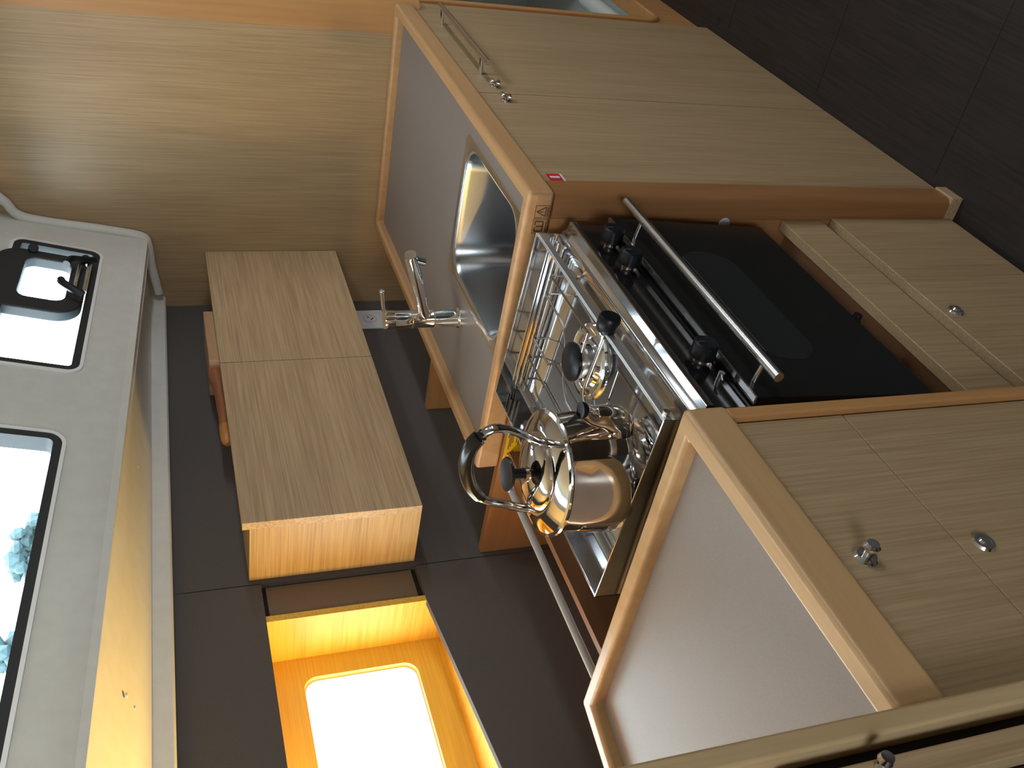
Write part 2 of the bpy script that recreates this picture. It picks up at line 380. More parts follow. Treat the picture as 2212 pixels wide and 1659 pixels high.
# added lamp, out of view on the niche sill, making the warm yellow glow
LP = Vector((-0.74, 0.955, 1.11)); LD = Vector((0.22, -0.28, 0.93)).normalized()
lp_ = thing('added_glow_lamp', (-0.74, 0.955, 1.029), 'added unseen warm lamp on the window niche sill, making the yellow glow', 'lamp')
bm = B(); box(bm, -0.78, -0.70, 0.932, 0.978, 1.0295, 1.045); tube(bm, [(-0.74, 0.955, 1.04), (-0.74, 0.955, 1.093)], 0.006, 12); obj('added_lamp_base', bm, chrome, lp_)
q = LD.to_track_quat('Z', 'Y').to_matrix()
bm = B(); prism(bm, [LP - LD * 0.02 + q @ Vector(p) for p in ((-0.03, -0.05, 0), (0.03, -0.05, 0), (0.03, 0.05, 0), (-0.03, 0.05, 0))], LD * 0.018); obj('added_lamp_head', bm, white_pl, lp_)
ll = bpy.data.lights.new('added_glow_light', 'AREA'); ll.shape = 'RECTANGLE'; ll.size = 0.055; ll.size_y = 0.095; ll.energy = 11; ll.color = (1, 0.62, 0.15)
lo = bpy.data.objects.new('added_glow_light', ll); COL.objects.link(lo); lo.location = LP; lo.rotation_euler = (-LD).to_track_quat('Z', 'Y').to_euler()

# outside: water close by, trees on the far shore seen through the long window
bm = B(); box(bm, -120, 120, 1.3, 240, -0.1, 0.02)
sea = obj('sea', bm, speck('sea_water', (0.34, 0.50, 0.53), (0.26, 0.40, 0.43), 3, 0.2, spec=0.5)); tag(sea, 'pale water outside the hull windows', 'water', kind='stuff')  # pale colour stands in for glitter on the water
import random
random.seed(4)
bark = mat('bark', (0.05, 0.045, 0.04), 0.9); leaf = speck('far_leaves', (0.045, 0.075, 0.08), (0.028, 0.052, 0.058), 3, 0.9)
def far_tree(x, y, h, r0, lab):
    t_ = thing('tree', (x, y, 0.02), lab, 'tree')
    bm = B(); tube(bm, [(x, y, 0.02), (x + 0.1, y, h * 0.5), (x, y, h * 0.8)], [0.22, 0.16, 0.08], 8); obj('trunk', bm, bark, t_)
    bm = B()
    for i in range(150):
        a = random.uniform(0, 2 * PI); q = random.uniform(0, 1) ** 0.5 * r0; zz = h * random.uniform(0.45, 1.0); q *= 1.15 - 0.6 * abs(zz / h - 0.7) / 0.3
        M_ = Matrix.Translation((x + q * math.cos(a), y + q * math.sin(a), zz)) @ Matrix.Rotation(a, 4, 'Z') @ Matrix.Diagonal((random.uniform(.1, .3), random.uniform(.1, .3), random.uniform(.1, .24), 1))
        bmesh.ops.create_icosphere(bm, subdivisions=1, radius=1.0, matrix=M_)
    obj('foliage', bm, leaf, t_)
far_tree(16.0, 17.1, 5.0, 1.0, 'dim bluish tree across the water, upper of two in the long window')
far_tree(14.3, 18.5, 5.5, 0.55, 'dim bluish tree across the water, lower of two in the long window')

# the rest of the cabin behind and beside the camera
bm = B(); plate(bm, [(-2.7, -2.7, 0), (2.6, -2.7, 0), (2.6, -2.7, 2.1), (-2.7, -2.7, 2.1)], [[(x, -2.7, z) for x, z in rrect(-0.1, 1.58, 2.1, 1.76, 0.03)]], (0, -0.04, 0))
struct('wall_front', bm, veneer_z)
bm = B(); plate(bm, [(-2.7, -2.7, 0), (-2.7, 1.3, 0), (-2.7, 1.3, 2.1), (-2.7, -2.7, 2.1)], [[(-2.7, y, z) for y, z in rrect(-1.05, 1.35, -0.45, 1.95, 0.05)]], (-0.04, 0, 0))
struct('wall_left', bm, veneer_z)
bm = B(); box(bm, 2.56, 2.6, -2.7, 0.62, 0, 2.1)
struct('wall_far', bm, veneer_z)
# shower room beyond the bulkhead, seen through its doorway
dr = thing('door_1', (1.45, 0.03, 0.0), kind='structure')
bm = B(); plate(bm, [(1.152, 0.03, 0), (2.56, 0.03, 0), (2.56, 0.03, 2.1), (1.152, 0.03, 2.1)], [[(x, 0.03, z) for x, z in rrect(1.215, 0.125, 1.80, 1.95, 0.05)]], (0, 0.03, 0))
obj('door_surround', bm, beech_z, dr)
bm = B()
lp = rrect(1.205, 0.115, 1.81, 1.96, 0.055); li = rrect(1.222, 0.132, 1.793, 1.943, 0.045)
plate(bm, [(x, 0.018, z) for x, z in lp], [[(x, 0.018, z) for x, z in li]], (0, 0.05, 0)); obj('door_frame', bm, beech_z, dr, bevel=0.006)
bm = B(); box(bm, 1.152, 2.4, 0.065, 0.62, 0.085, 0.10); box(bm, 1.152, 1.16, 0.065, 0.62, 0.1, 2.0); box(bm, 2.38, 2.4, 0.065, 0.62, 0.1, 2.0); box(bm, 1.152, 2.4, 0.61, 0.62, 0.1, 2.02)
obj('shower_shell', bm, frp, dr)
bm = B(); tube(bm, [(1.3, 0.12, 0.13), (1.75, 0.12, 0.13)], 0.03, 14); obj('sill_roll', bm, frp, dr, smooth=True)
bm = B(); box(bm, 1.44, 1.47, 0.10, 0.112, 0.24, 0.30); obj('latch_plate', bm, blackp, dr, label='dark latch plate inside the doorway')

# tall divider at the left with its edge strip, dark gap and neighbouring door
bm = B(); box(bm, -1.0715, -1.05, -0.012, 0.045, 0.0, 2.02)
struct('trim_4', bm, grain('divider_edge', (0.50, 0.36, 0.2), (0.43, 0.3, 0.16), 2, rough=0.35, across=90), bevel=0.004)
bm = B(); box(bm, -1.0885, -1.0718, 0.014, 0.66, 0.0, 1.12); struct('trim_5', bm, dark_gap)
bm = B(); box(bm, -1.1155, -1.0887, -0.006, 0.03, 0.0, 1.12)
ld = thing('locker_door', (-1.1, 0.0, 0.0), 'narrow upright wooden locker door beside the dark gap at the left worktop', 'door')
bm2 = bm; obj('door_panel', bm2, veneer_z, ld, bevel=0.002)
bm = B(); lathe(bm, [(0, -0.018), (0.006, -0.017), (0.0075, -0.012), (0.004, -0.007), (0.005, 0.0)], (-1.0975, -0.006, 1.028), 'y', 20); obj('knob', bm, chrome, ld, smooth=True, label='small dark metal knob')
bm = B(); box(bm, -2.65, -1.117, 0.012, 0.05, 0.0, 1.12); struct('trim_6', bm, dark_gap)
bm = B(); box(bm, -2.65, -1.089, 0.0, 0.66, 1.121, 1.14); struct('trim_7', bm, beech_x, bevel=0.003)
bm = B(); box(bm, -1.0715, -1.0505, 0.046, 0.66, 0.0, 1.12); struct('trim_8', bm, veneer_z)

# ================================================================ worktops and base cabinets
def fiddle(bm, poly_o, w, z0, z1):
    """raised edge running inside polygon corners poly_o (clockwise seen from above or not), width w"""
    n = len(poly_o); P = [Vector(p) for p in poly_o]; area = sum(P[i].x * P[(i + 1) % n].y - P[(i + 1) % n].x * P[i].y for i in range(n)); sg = 1 if area > 0 else -1; inn = []
    for i in range(n):
        a, b, c = P[i - 1], P[i], P[(i + 1) % n]; t1 = (b - a).normalized(); t2 = (c - b).normalized()
        n1 = Vector((-t1.y, t1.x)) * sg; n2 = Vector((-t2.y, t2.x)) * sg; m_ = (n1 + n2); m_ = m_ / (m_.dot(n1)); inn.append(b + m_ * w)
    rows = [[bm.verts.new((p.x, p.y, z)) for p in q] for q, z in ((P, z0), (inn, z0), (inn, z1), (P, z1))]
    for k in range(4):
        a, b = rows[k], rows[(k + 1) % 4]
        for i in range(n): bm.faces.new((a[i], a[(i + 1) % n], b[(i + 1) % n], b[i]))
    return bm
wt = thing('worktop', (0.5, 0.3, ZU), 'grey-brown worktop with raised wooden edge holding the steel sink', 'worktop')
bm = B(); plate(bm, [(0.02, 0.02, ZS), (XW - 0.02, 0.02, ZS), (XW - 0.02, 0.622, ZS), (0.02, 0.622, ZS)], [[(x, y, ZS) for x, y in rrect(0.068, 0.088, 0.405, 0.378, 0.06)]], (0, 0, -0.028))
obj('worktop_surface', bm, laminate, wt)
bm = B(); fiddle(bm, [(0, 0), (XW - 0.001, 0), (XW - 0.001, 0.642), (0, 0.642)], 0.027, ZU, ZT)
obj('fiddle_rail', bm, beech_x, wt, bevel=0.008, seg=4, label='raised wooden edge rail')
def bar(bm, p, q, w, nx):
    """flat ink stroke on a plane of normal axis nx between p and q"""
    p, q = Vector(p), Vector(q); n = Vector(nx); s = (q - p).normalized().cross(n) * (w / 2)
    prism(bm, [p - s, q - s, q + s, p + s], n * 0.0003)
lab = B(); X = -0.0004; nx = (-1, 0, 0)
def yz(y, z): return (X, y, z)
for a, b in (((0.026, 0.950), (0.026, 0.924)), ((0.026, 0.924), (0.050, 0.924)), ((0.050, 0.924), (0.050, 0.950)), ((0.050, 0.950), (0.026, 0.950)),
             ((0.053, 0.950), (0.053, 0.922)), ((0.053, 0.922), (0.080, 0.922)), ((0.080, 0.922), (0.080, 0.950)), ((0.080, 0.950), (0.053, 0.950))): bar(lab, yz(*a), yz(*b), 0.0007, nx)
for a, b in (((0.038, 0.947), (0.029, 0.930)), ((0.029, 0.930), (0.047, 0.930)), ((0.047, 0.930), (0.038, 0.947)), ((0.038, 0.942), (0.038, 0.936)), ((0.038, 0.9345), (0.038, 0.933)),
             ((0.029, 0.9265), (0.047, 0.9265)), ((0.057, 0.9255), (0.076, 0.9255))): bar(lab, yz(*a), yz(*b), 0.0016, nx)
for a, b in (((0.057, 0.946), (0.057, 0.931)), ((0.057, 0.931), (0.076, 0.931)), ((0.076, 0.931), (0.076, 0.946)), ((0.057, 0.946), (0.064, 0.946)), ((0.069, 0.946), (0.076, 0.946)), ((0.0665, 0.944), (0.0665, 0.931))): bar(lab, yz(*a), yz(*b), 0.0022, nx)
obj('warning_symbols', lab, brown_ink, wt, label='small printed warning triangle and open book symbols')

bc = thing('base_cabinet', (0.55, 0.3, 0.0), 'wooden cabinet below the sink with two tall doors and solid corner post', 'cabinet')
bm = B(); r_ = 0.018
prism(bm, [(0.056, 0.05, 0.028), (0.056, 0.0045, 0.028)] + [(r_ - r_ * math.sin(a), 0.0035 + r_ - r_ * math.cos(a), 0.028) for a in [PI / 2 * i / 8 for i in range(9)]] + [(0.0, 0.05, 0.028)], (0, 0, ZU - 0.029))
o = obj('corner_post', bm, post_z, bc, smooth=True, label='rounded solid wood post')
bm = B(); box(bm, 0.0, 0.056, 0.0, 0.05, 0.0, 0.0275); obj('plinth', bm, veneer_x, bc, bevel=0.001)
bm = B(); box(bm, 0.0005, 0.018, 0.051, 0.903, 0.0, ZU - 0.0005); obj('side_panel', bm, grain('side_panel_wood', (0.38, 0.18, 0.07), (0.33, 0.15, 0.06), 1, rough=0.4, across=60, along=3), bc)
bm = B(); box(bm, 0.53, 0.545, 0.643, 0.903, 0.35, ZU - 0.002); obj('divider_panel', bm, beech_y, bc)
bm = B(); box(bm, 0.02, XW - 0.002, 0.62, 0.635, 0.1, ZU - 0.001); obj('back_panel', bm, veneer_z, bc)
bm = B(); box(bm, 0.02, 1.150, 0.0345, 0.045, 0.0, 0.905); obj('cabinet_body', bm, dark_gap, bc)  # dark sheet added so the door seam reads as shade
def knob3(bm, c):
    """three-lobed turn catch"""
    x, y, z = c
    lathe(bm, [(0.010, 0.0), (0.010, 0.0015), (0.006, 0.003), (0.005, 0.008), (0.007, 0.011), (0, 0.0125)], c, 'y', 18, d=-1)
    for a in (35, 115, 215, 295):
        dx, dz = math.cos(math.radians(a)), math.sin(math.radians(a))
        tube(bm, [(x, y - 0.009, z), (x + dx * 0.006, y - 0.010, z + dz * 0.006), (x + dx * 0.011, y - 0.0105, z + dz * 0.011), (x + dx * 0.0145, y - 0.0105, z + dz * 0.0145)], [0.0036, 0.0028, 0.0050, 0.0024], 10)
dl = B(); box(dl, 0.0565, 0.5080, 0.015, 0.033, 0.002, ZU - 0.003); dleft = obj('door', dl, veneer_z, bc, bevel=0.0006)
dl = B(); box(dl, 0.5110, 1.1500, 0.015, 0.033, 0.002, ZU - 0.003); dright = obj('door', dl, veneer_z, bc, bevel=0.0006)
bm = B(); knob3(bm, (0.468, 0.015, 0.860)); obj('turn_catch', bm, chrome, dleft, smooth=True)
bm = B(); knob3(bm, (0.548, 0.015, 0.860)); obj('turn_catch', bm, chrome, dright, smooth=True)
bm = B(); tube(bm, [(0.574, -0.028, 0.873), (0.994, -0.028, 0.873)], 0.0065, 16)
for x in (0.628, 0.975): tube(bm, [(x, 0.015, 0.867), (x, -0.028, 0.872)], 0.0048, 12)
obj('bar_handle', bm, steel('bar_steel', (0.8, 0.8, 0.8), 0.17, 8, 0.0, 0.03), dright, smooth=True)
bm = B(); box(bm, 0.076, 0.106, 0.0144, 0.0149, 0.871, 0.897); stk = obj('sticker', bm, red_pr, dleft, label='small red and white sticker')
bm = B(); box(bm, 0.088, 0.0955, 0.0139, 0.0143, 0.874, 0.893); box(bm, 0.076, 0.106, 0.0139, 0.0143, 0.8665, 0.8705); obj('sticker_print', bm, white_pr, stk)
bm = B()
for i, (a, b) in enumerate((((0.066, 0.891), (0.068, 0.886)), ((0.068, 0.886), (0.063, 0.882)), ((0.066, 0.881), (0.063, 0.876)), ((0.063, 0.876), (0.066, 0.872)), ((0.066, 0.872), (0.060, 0.868)), ((0.060, 0.868), (0.059, 0.872)))):
    bar(bm, (a[0], 0.0148, a[1]), (b[0], 0.0148, b[1]), 0.0011, (0, -1, 0))
obj('ink_mark', bm, ink, dleft)
bm = B(); lathe(bm, [(0, 0.0016), (0.011, 0.0014), (0.0125, 0.0)], (0.0, 0.060, 0.557), 'x', 24, d=-1); obj('round_cap', bm, white_pl, bc, smooth=True, label='round white cap on the side of the stove recess')
bm = B(); box(bm, -0.0006, 0.0002, 0.535, 0.620, 0.876, 0.912); ys = obj('warning_sticker', bm, yellow_pr, bc, label='yellow warning sticker with black print')
bm = B(); X = -0.0007
for z, a, b in ((0.908, 0.545, 0.560), (0.9045, 0.545, 0.592), (0.901, 0.545, 0.585), (0.8975, 0.545, 0.575), (0.889, 0.560, 0.575), (0.885, 0.555, 0.582)): bar(bm, (X, a, z), (X, b, z), 0.0016, nx)
for a, b in (((0.596, 0.892), (0.612, 0.892)), ((0.612, 0.892), (0.604, 0.905)), ((0.604, 0.905), (0.596, 0.892)), ((0.604, 0.901), (0.604, 0.895))): bar(bm, (X, a[0], a[1]), (X, b[0], b[1]), 0.0012, nx)
obj('sticker_print', bm, ink, ys)

# sink
ZR = ZS + 0.0015
sk = thing('sink', (0.235, 0.233, ZS), 'square stainless steel sink with rounded corners set in the worktop', 'sink')
def zl(lp, z): return [(x, y, z) for x, y in lp]
bm = B(); out = rrect(0.050, 0.071, 0.424, 0.396, 0.012, 6)
loops = [(out, ZS + 0.0002), (rrect(0.052, 0.073, 0.422, 0.394, 0.012, 6), ZS + 0.003), (rrect(0.057, 0.078, 0.417, 0.389, 0.014, 6), ZS + 0.003), (rrect(0.066, 0.086, 0.408, 0.382, 0.05, 6), ZS + 0.0012),
         (rrect(0.071, 0.091, 0.403, 0.377, 0.055, 6), ZS - 0.002)]
def skin(bm, loops, cap=False):
    R = [[bm.verts.new(p) for p in zl(l, z)] for l, z in loops]
    for a, b in zip(R, R[1:]):
        n = len(a)
        for i in range(n): bm.faces.new((a[i], a[(i + 1) % n], b[(i + 1) % n], b[i]))
    if cap: bm.faces.new(R[-1])
skin(bm, loops); obj('sink_rim', bm, steel('rim_steel', (0.8, 0.8, 0.82), 0.2, 8, 0.0, 0.04), sk, smooth=True)
bm = B(); skin(bm, [(rrect(0.071, 0.091, 0.403, 0.377, 0.055, 6), ZS - 0.002), (rrect(0.074, 0.094, 0.400, 0.374, 0.055, 6), ZS - 0.012), (rrect(0.080, 0.100, 0.394, 0.368, 0.055, 6), ZS - 0.14),
                    (rrect(0.086, 0.106, 0.388, 0.362, 0.052, 6), ZS - 0.158), (rrect(0.10, 0.12, 0.374, 0.348, 0.045, 6), ZS - 0.168)], True)
obj('sink_bowl', bm, bowl_steel, sk, smooth=True)
bm = B(); lathe(bm, [(0.0, -0.002), (0.022, -0.002), (0.030, 0.001), (0.034, 0.0005), (0.034, -0.001)], (0.237, 0.234, ZS - 0.1665), seg=28); obj('drain', bm, chrome, sk, smooth=True)

# faucet
fc = thing('faucet', (0.296, 0.453, ZS), 'chrome single lever mixer tap standing behind the sink', 'faucet')
c = (0.296, 0.453, ZS)
bm = B(); lathe(bm, [(0.0, 0.0), (0.0235, 0.0), (0.0235, 0.006), (0.021, 0.009), (0.0195, 0.010), (0.0195, 0.062), (0.0203, 0.063), (0.0203, 0.066), (0.0197, 0.067), (0.0197, 0.108), (0.0205, 0.109), (0.0205, 0.112), (0.0197, 0.113),
                    (0.0197, 0.148), (0.0204, 0.149), (0.0204, 0.152)], c, seg=40)
obj('tap_body', bm, chrome, fc, smooth=True)
bm = B(); lathe(bm, [(0.0204, 0.152), (0.0206, 0.170), (0.0200, 0.173), (0.0, 0.174)], c, seg=40); tp = obj('tap_cap', bm, chrome, fc, smooth=True)
bm = B(); tube(bm, [(0.296, 0.446, 1.112), (0.292, 0.42, 1.1255), (0.283, 0.374, 1.1345)], [0.0042, 0.0038, 0.0045], 12); lathe(bm, [(0, -0.0058), (0.004, -0.0045), (0.0058, 0), (0.004, 0.0045), (0, 0.0058)], (0.283, 0.372, 1.135), seg=14)
obj('lever', bm, chrome, tp, smooth=True)
bm = B(); lathe(bm, [(0, 0.0), (0.0022, 0.0)], (0.2765, 0.449, 1.107), 'x', 10, d=-1); obj('hot_mark', bm, red_pr, tp)
bm = B(); e = Vector((0.230, 0.254, 1.098)); s0 = Vector((0.294, 0.445, 1.028))
tube(bm, [s0, s0.lerp(e, 0.5), s0.lerp(e, 0.985), e], [0.0125, 0.0135, 0.0135, 0.0125], 24); sp = obj('spout', bm, chrome, fc, smooth=True)
bm = B(); q = s0.lerp(e, 0.93); tube(bm, [q + Vector((0, 0, -0.006)), q + Vector((0.004, 0.008, -0.028))], 0.0085, 18); obj('aerator', bm, chrome, sp, smooth=True)

# left worktop and cabinet
w2t = thing('worktop', (-0.83, 0.3, ZU), 'empty grey worktop with raised wooden edge left of the stove', 'worktop')
XP = -1.0495
bm = B(); prism(bm, [(XL - 0.02, 0.02, ZS), (XP, 0.02, ZS), (XP, 0.66, ZS), (-0.72, 0.62, ZS), (XL - 0.02, 0.592, ZS)], (0, 0, -0.028)); obj('worktop_surface', bm, laminate, w2t)
bm = B()
# front bar, side bar and slanting back bar as one mitred frame (open towards the divider)
O = [(XP, 0.0), (XL, 0.0), (XL, 0.612), (-0.82, 0.663), (XP, 0.70)]; I = [(XP, 0.031), (XL - 0.028, 0.031), (XL - 0.028, 0.583), (-0.82, 0.633), (XP, 0.67)]
rows = [[bm.verts.new((x, y, z)) for x, y in q] for q, z in ((O, ZU - 0.012), (I, ZU - 0.012), (I, ZT), (O, ZT))]
for k in range(4):
    a, b = rows[k], rows[(k + 1) % 4]
    for i in range(4): bm.faces.new((a[i], a[i + 1], b[i + 1], b[i]))
for i in (0, 4): bm.faces.new([rows[k][i] for k in range(4)])
obj('fiddle_rail', bm, grain('beech_light', (0.52, 0.325, 0.16), (0.46, 0.28, 0.13), 0, rough=0.33, across=60, along=3), w2t, bevel=0.008, seg=4, label='raised wooden edge rail')
lc = thing('base_cabinet', (-0.83, 0.3, 0.0), 'wooden cabinet left of the stove with a drawer front over a door', 'cabinet')
ZL = ZU - 0.013
bm = B(); box(bm, -0.6205, XL + 0.001, 0.006, 0.60, 0.0, ZL); obj('side_panel', bm, beech_z, lc, bevel=0.003)
bm = B(); box(bm, XP, -0.622, 0.035, 0.60, 0.05, ZL - 0.01); obj('cabinet_body', bm, dark_gap, lc)  # near-black body paints shade into the front seams
bm = B(); box(bm, XP + 0.001, -0.624, 0.015, 0.033, 0.7325, ZL - 0.003); up = obj('drawer_front', bm, veneer_z, lc, bevel=0.0005)
bm = B(); box(bm, XP + 0.001, -0.624, 0.015, 0.033, 0.06, 0.7302); dn_ = obj('door', bm, veneer_z, lc, bevel=0.0005)
def push_knob(z, x, out=True):
    bm = B()
    if out: lathe(bm, [(r_ * 0.87, h_ * 0.9) for r_, h_ in [(0, -0.026), (0.008, -0.0255), (0.0115, -0.022), (0.0115, -0.019), (0.007, -0.016), (0.006, -0.006), (0.0135, -0.005), (0.0165, -0.002), (0.0165, 0)]], (x, 0.015, z), 'y', 26)
    else: lathe(bm, [(r_ * 0.87, h_ * 0.9) for r_, h_ in [(0, -0.0065), (0.0065, -0.006), (0.0085, -0.0035), (0.010, -0.004), (0.0145, -0.0035), (0.0165, 0)]], (x, 0.015, z), 'y', 26)
    return bm
obj('push_knob', push_knob(0.864, -0.862, True), chrome, up, smooth=True, label='chrome push button knob standing out')
obj('push_knob', push_knob(0.697, -0.865, False), chrome, dn_, smooth=True, label='chrome push button knob pushed in flush')

# drawer unit under the stove
du = thing('drawer_cabinet', (-0.3, 0.3, 0.0), 'low wooden drawer cabinet under the black stove', 'cabinet')
bm = B(); box(bm, -0.600, -0.0005, 0.052, 0.072, 0.335, 0.430); obj('front_board', bm, veneer_z, du, bevel=0.0015)
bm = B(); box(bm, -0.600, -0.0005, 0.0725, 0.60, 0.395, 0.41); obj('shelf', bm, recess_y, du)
bm = B(); box(bm, -0.600, -0.0005, 0.066, 0.60, 0.0, 0.332); obj('cabinet_body', bm, dark_gap, du)  # near-black colour stands in for shade behind the drawer gap
bm = B(); box(bm, -0.599, -0.0015, 0.045, 0.065, 0.012, 0.315); dw = obj('drawer', bm, veneer_z, du, bevel=0.0015)
bm = B(); lathe(bm, [(0, -0.008), (0.006, -0.0075), (0.008, -0.004), (0.0095, -0.004), (0.013, -0.003), (0.0145, 0)], (-0.345, 0.045, 0.285), 'y', 24); obj('push_knob', bm, chrome, dw, smooth=True)
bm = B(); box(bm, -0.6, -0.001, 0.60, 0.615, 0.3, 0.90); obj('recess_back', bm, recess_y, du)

# ================================================================ wall cabinet and what is on it
wc = thing('wall_cabinet', (0.53, 0.81, 1.07), 'wide wooden wall cabinet with two plain doors above the sink', 'cabinet')
bm = B(); box(bm, 0.0, XW - 0.001, 0.7425, 0.9035, 1.0735, 1.431); obj('cabinet_body', bm, veneer_y, wc)
bm = B(); box(bm, -0.010, 0.5375, 0.723, 0.742, 1.077, 1.4465); obj('door', bm, veneer_x, wc, bevel=0.001)
bm = B(); box(bm, 0.5395, XW - 0.002, 0.723, 0.742, 1.077, 1.4465); obj('door', bm, veneer_x, wc, bevel=0.001)

cb = thing('paddle_board', (0.6, 0.82, 1.431), 'wooden paddle board lying on top of the wall cabinet', 'board')
bm = B(); prism(bm, [(x, y, 1.4315) for x, y in rrect(0.60, 0.765, 0.84, 0.875, 0.012)], (0, 0, 0.037)); obj('board_blade', bm, grain('pale_board', (0.5, 0.3, 0.17), (0.42, 0.24, 0.13), 0, across=70), cb, bevel=0.003, label='pale square board')
bm = B(); tube(bm, [(0.62, 0.80, 1.452), (0.58, 0.80, 1.452), (0.54, 0.80, 1.449), (0.42, 0.80, 1.4465), (0.385, 0.80, 1.447)], [0.0195, 0.0195, 0.015, 0.0135, 0.0145], 16); hd = obj('board_handle', bm, redwood, cb, smooth=True, label='reddish tapered handle')
bm = B(); tube(bm, [(0.388, 0.80, 1.447), (0.36, 0.80, 1.447), (0.335, 0.80, 1.447), (0.325, 0.80, 1.446)], [0.0148, 0.0152, 0.0135, 0.006], 16); obj('handle_tip', bm, orange_wood, hd, smooth=True)

# power outlet on the lining
pw = thing('power_outlet', (0.97, 0.9, 0.93), 'white power outlet on the dark lining under the wall cabinet', 'outlet')
bm = B(); box(bm, 0.922, 1.018, 0.896, 0.9035, 0.935, 1.045); obj('cover_plate', bm, white_pl, pw, bevel=0.003)
bm = B(); tube(bm, [(0.97 + 0.02 * math.cos(a * PI / 12), 0.8957, 0.982 + 0.02 * math.sin(a * PI / 12)) for a in range(24)], 0.0008, 6, closed=True)
obj('socket_ring', bm, mat('grey_line', (0.3, 0.3, 0.33), 0.5), pw)
bm = B()
for x, z in ((0.978, 0.986), (0.965, 0.978), (0.972, 0.973)): lathe(bm, [(0, -0.0006), (0.0028, -0.0005), (0.0028, 0.001)], (x, 0.8957, z), 'y', 12)
obj('socket_hole', bm, ink, pw)

# grey tube rail behind the stove
bm = B(); rod(bm, (-0.001, 0.655, 0.905), (-1.04, 0.655, 0.905), 0.0075, 16)
tag(obj('guard_rail', bm, grey_tube, smooth=True), 'straight grey tube running behind the kettle and stove', 'rail')

# ================================================================ stove (swings on gimbals, so tilted a little)
TILT = math.radians(3.1)
sv = thing('stove', (-0.30, 0.057, 0.957), 'stainless steel gimballed stove with black glass oven below two burners', 'stove', rot=(TILT, 0, 0))
HX = 0.26; HY = 0.347
bm = B(); box(bm, HX - 0.0015, HX, 0.0, HY, -0.066, 0.0); box(bm, -HX, -HX + 0.0015, 0.0, HY, -0.066, 0.0); box(bm, -HX, HX, HY - 0.0015, HY, -0.066, 0.0)
obj('splash_wall', bm, polished, sv, local=True)
bm = B(); tube(bm, [(HX - 0.001, 0, 0.0), (HX - 0.001, HY - 0.001, 0), (-HX + 0.001, HY - 0.001, 0), (-HX + 0.001, 0, 0)], 0.0014, 8); obj('rolled_edge', bm, chrome, sv, local=True, smooth=True)
# pan floor, front trough and fascia as one folded sheet
prof = [(HY - 0.002, -0.050), (HY - 0.012, -0.056), (0.030, -0.058), (0.018, -0.058), (0.010, -0.054), (0.006, -0.048), (0.001, -0.046), (-0.004, -0.047), (-0.007, -0.052), (-0.0095, -0.0555), (-0.0235, -0.0565), (-0.0245, -0.058), (-0.0245, -0.068), (-0.0205, -0.069)]
bm = B(); a = [bm.verts.new((-HX, y, z)) for y, z in prof]; b = [bm.verts.new((HX, y, z)) for y, z in prof]
for i in range(len(prof) - 1): bm.faces.new((a[i], a[i + 1], b[i + 1], b[i]))
obj('hob_pan', bm, polished, sv, local=True, smooth=True)
bm = B(); rr = rrect(-HX + 0.03, 0.040, HX - 0.030, HY - 0.03, 0.03); rr2 = rrect(-HX + 0.038, 0.048, HX - 0.038, HY - 0.038, 0.026)
R1_ = [bm.verts.new((x, y, -0.0578)) for x, y in rr]; R2_ = [bm.verts.new((x, y, -0.0545)) for x, y in rr2]
rr3 = rrect(-HX + 0.046, 0.056, HX - 0.046, HY - 0.046, 0.022); R3_ = [bm.verts.new((x, y, -0.0578)) for x, y in rr3]
for A_, B_ in ((R1_, R2_), (R2_, R3_)):
    for i in range(len(rr)): bm.faces.new((A_[i], A_[(i + 1) % len(rr)], B_[(i + 1) % len(rr)], B_[i]))
obj('pressed_ridge', bm, polished, sv, local=True, smooth=True)
bm = B(); box(bm, -HX + 0.002, HX - 0.002, 0.0, 0.006, -0.014, -0.001); obj('front_rail', bm, steel('rail_steel', (0.66, 0.66, 0.67), 0.45), sv, local=True, bevel=0.0015, label='flat steel rail along the front of the hob')
bm = B(); box(bm, -HX, HX, -0.004, HY, -0.46, -0.067); obj('oven_body', bm, enamel, sv, local=True)
for xs in (-HX, HX - 0.0012):
    bm = B(); box(bm, xs, xs + 0.0012, -0.02, HY, -0.455, -0.066); obj('side_sheet', bm, brushed, sv, local=True)
bm = B(); box(bm, -HX, HX, -0.0205, -0.004, -0.150, -0.069); obj('control_panel', bm, glassblk, sv, local=True)
bm = B(); box(bm, -HX, HX, -0.036, -0.0215, -0.452, -0.132); od = obj('oven_door', bm, doorblk, sv, local=True, bevel=0.002)
def sub(name, bm, m, parent, **k): return obj(name, bm, m, parent, local=True, **k)
bm = B(); box(bm, -HX, HX, -0.0375, -0.0285, -0.1325, -0.1295); sub('door_trim', bm, brushed, od)
bm = B(); tube(bm, [(-HX, -0.0695, -0.1535), (HX, -0.0695, -0.1535)], 0.0075, 18)
for x in (0.190, -0.222): tube(bm, [(x, -0.036, -0.150), (x, -0.0695, -0.1535)], 0.004, 12)
sub('door_handle', bm, brushed, od, smooth=True)
bm = B(); tube(bm, [(0.13, -0.0362, -0.214), (-0.15, -0.0362, -0.214)], 0.0008, 6)
sub('window_print', bm, printgrey, od)
bm = B(); lp = rrect(-0.17, -0.31, 0.15, -0.205, 0.05, 8); prism(bm, [(x, -0.03605, z) for x, z in lp], (0, -0.0003, 0)); sub('oven_window', bm, mat('oven_window_glass', (0.014, 0.017, 0.017), 0.3), od)
kn = None
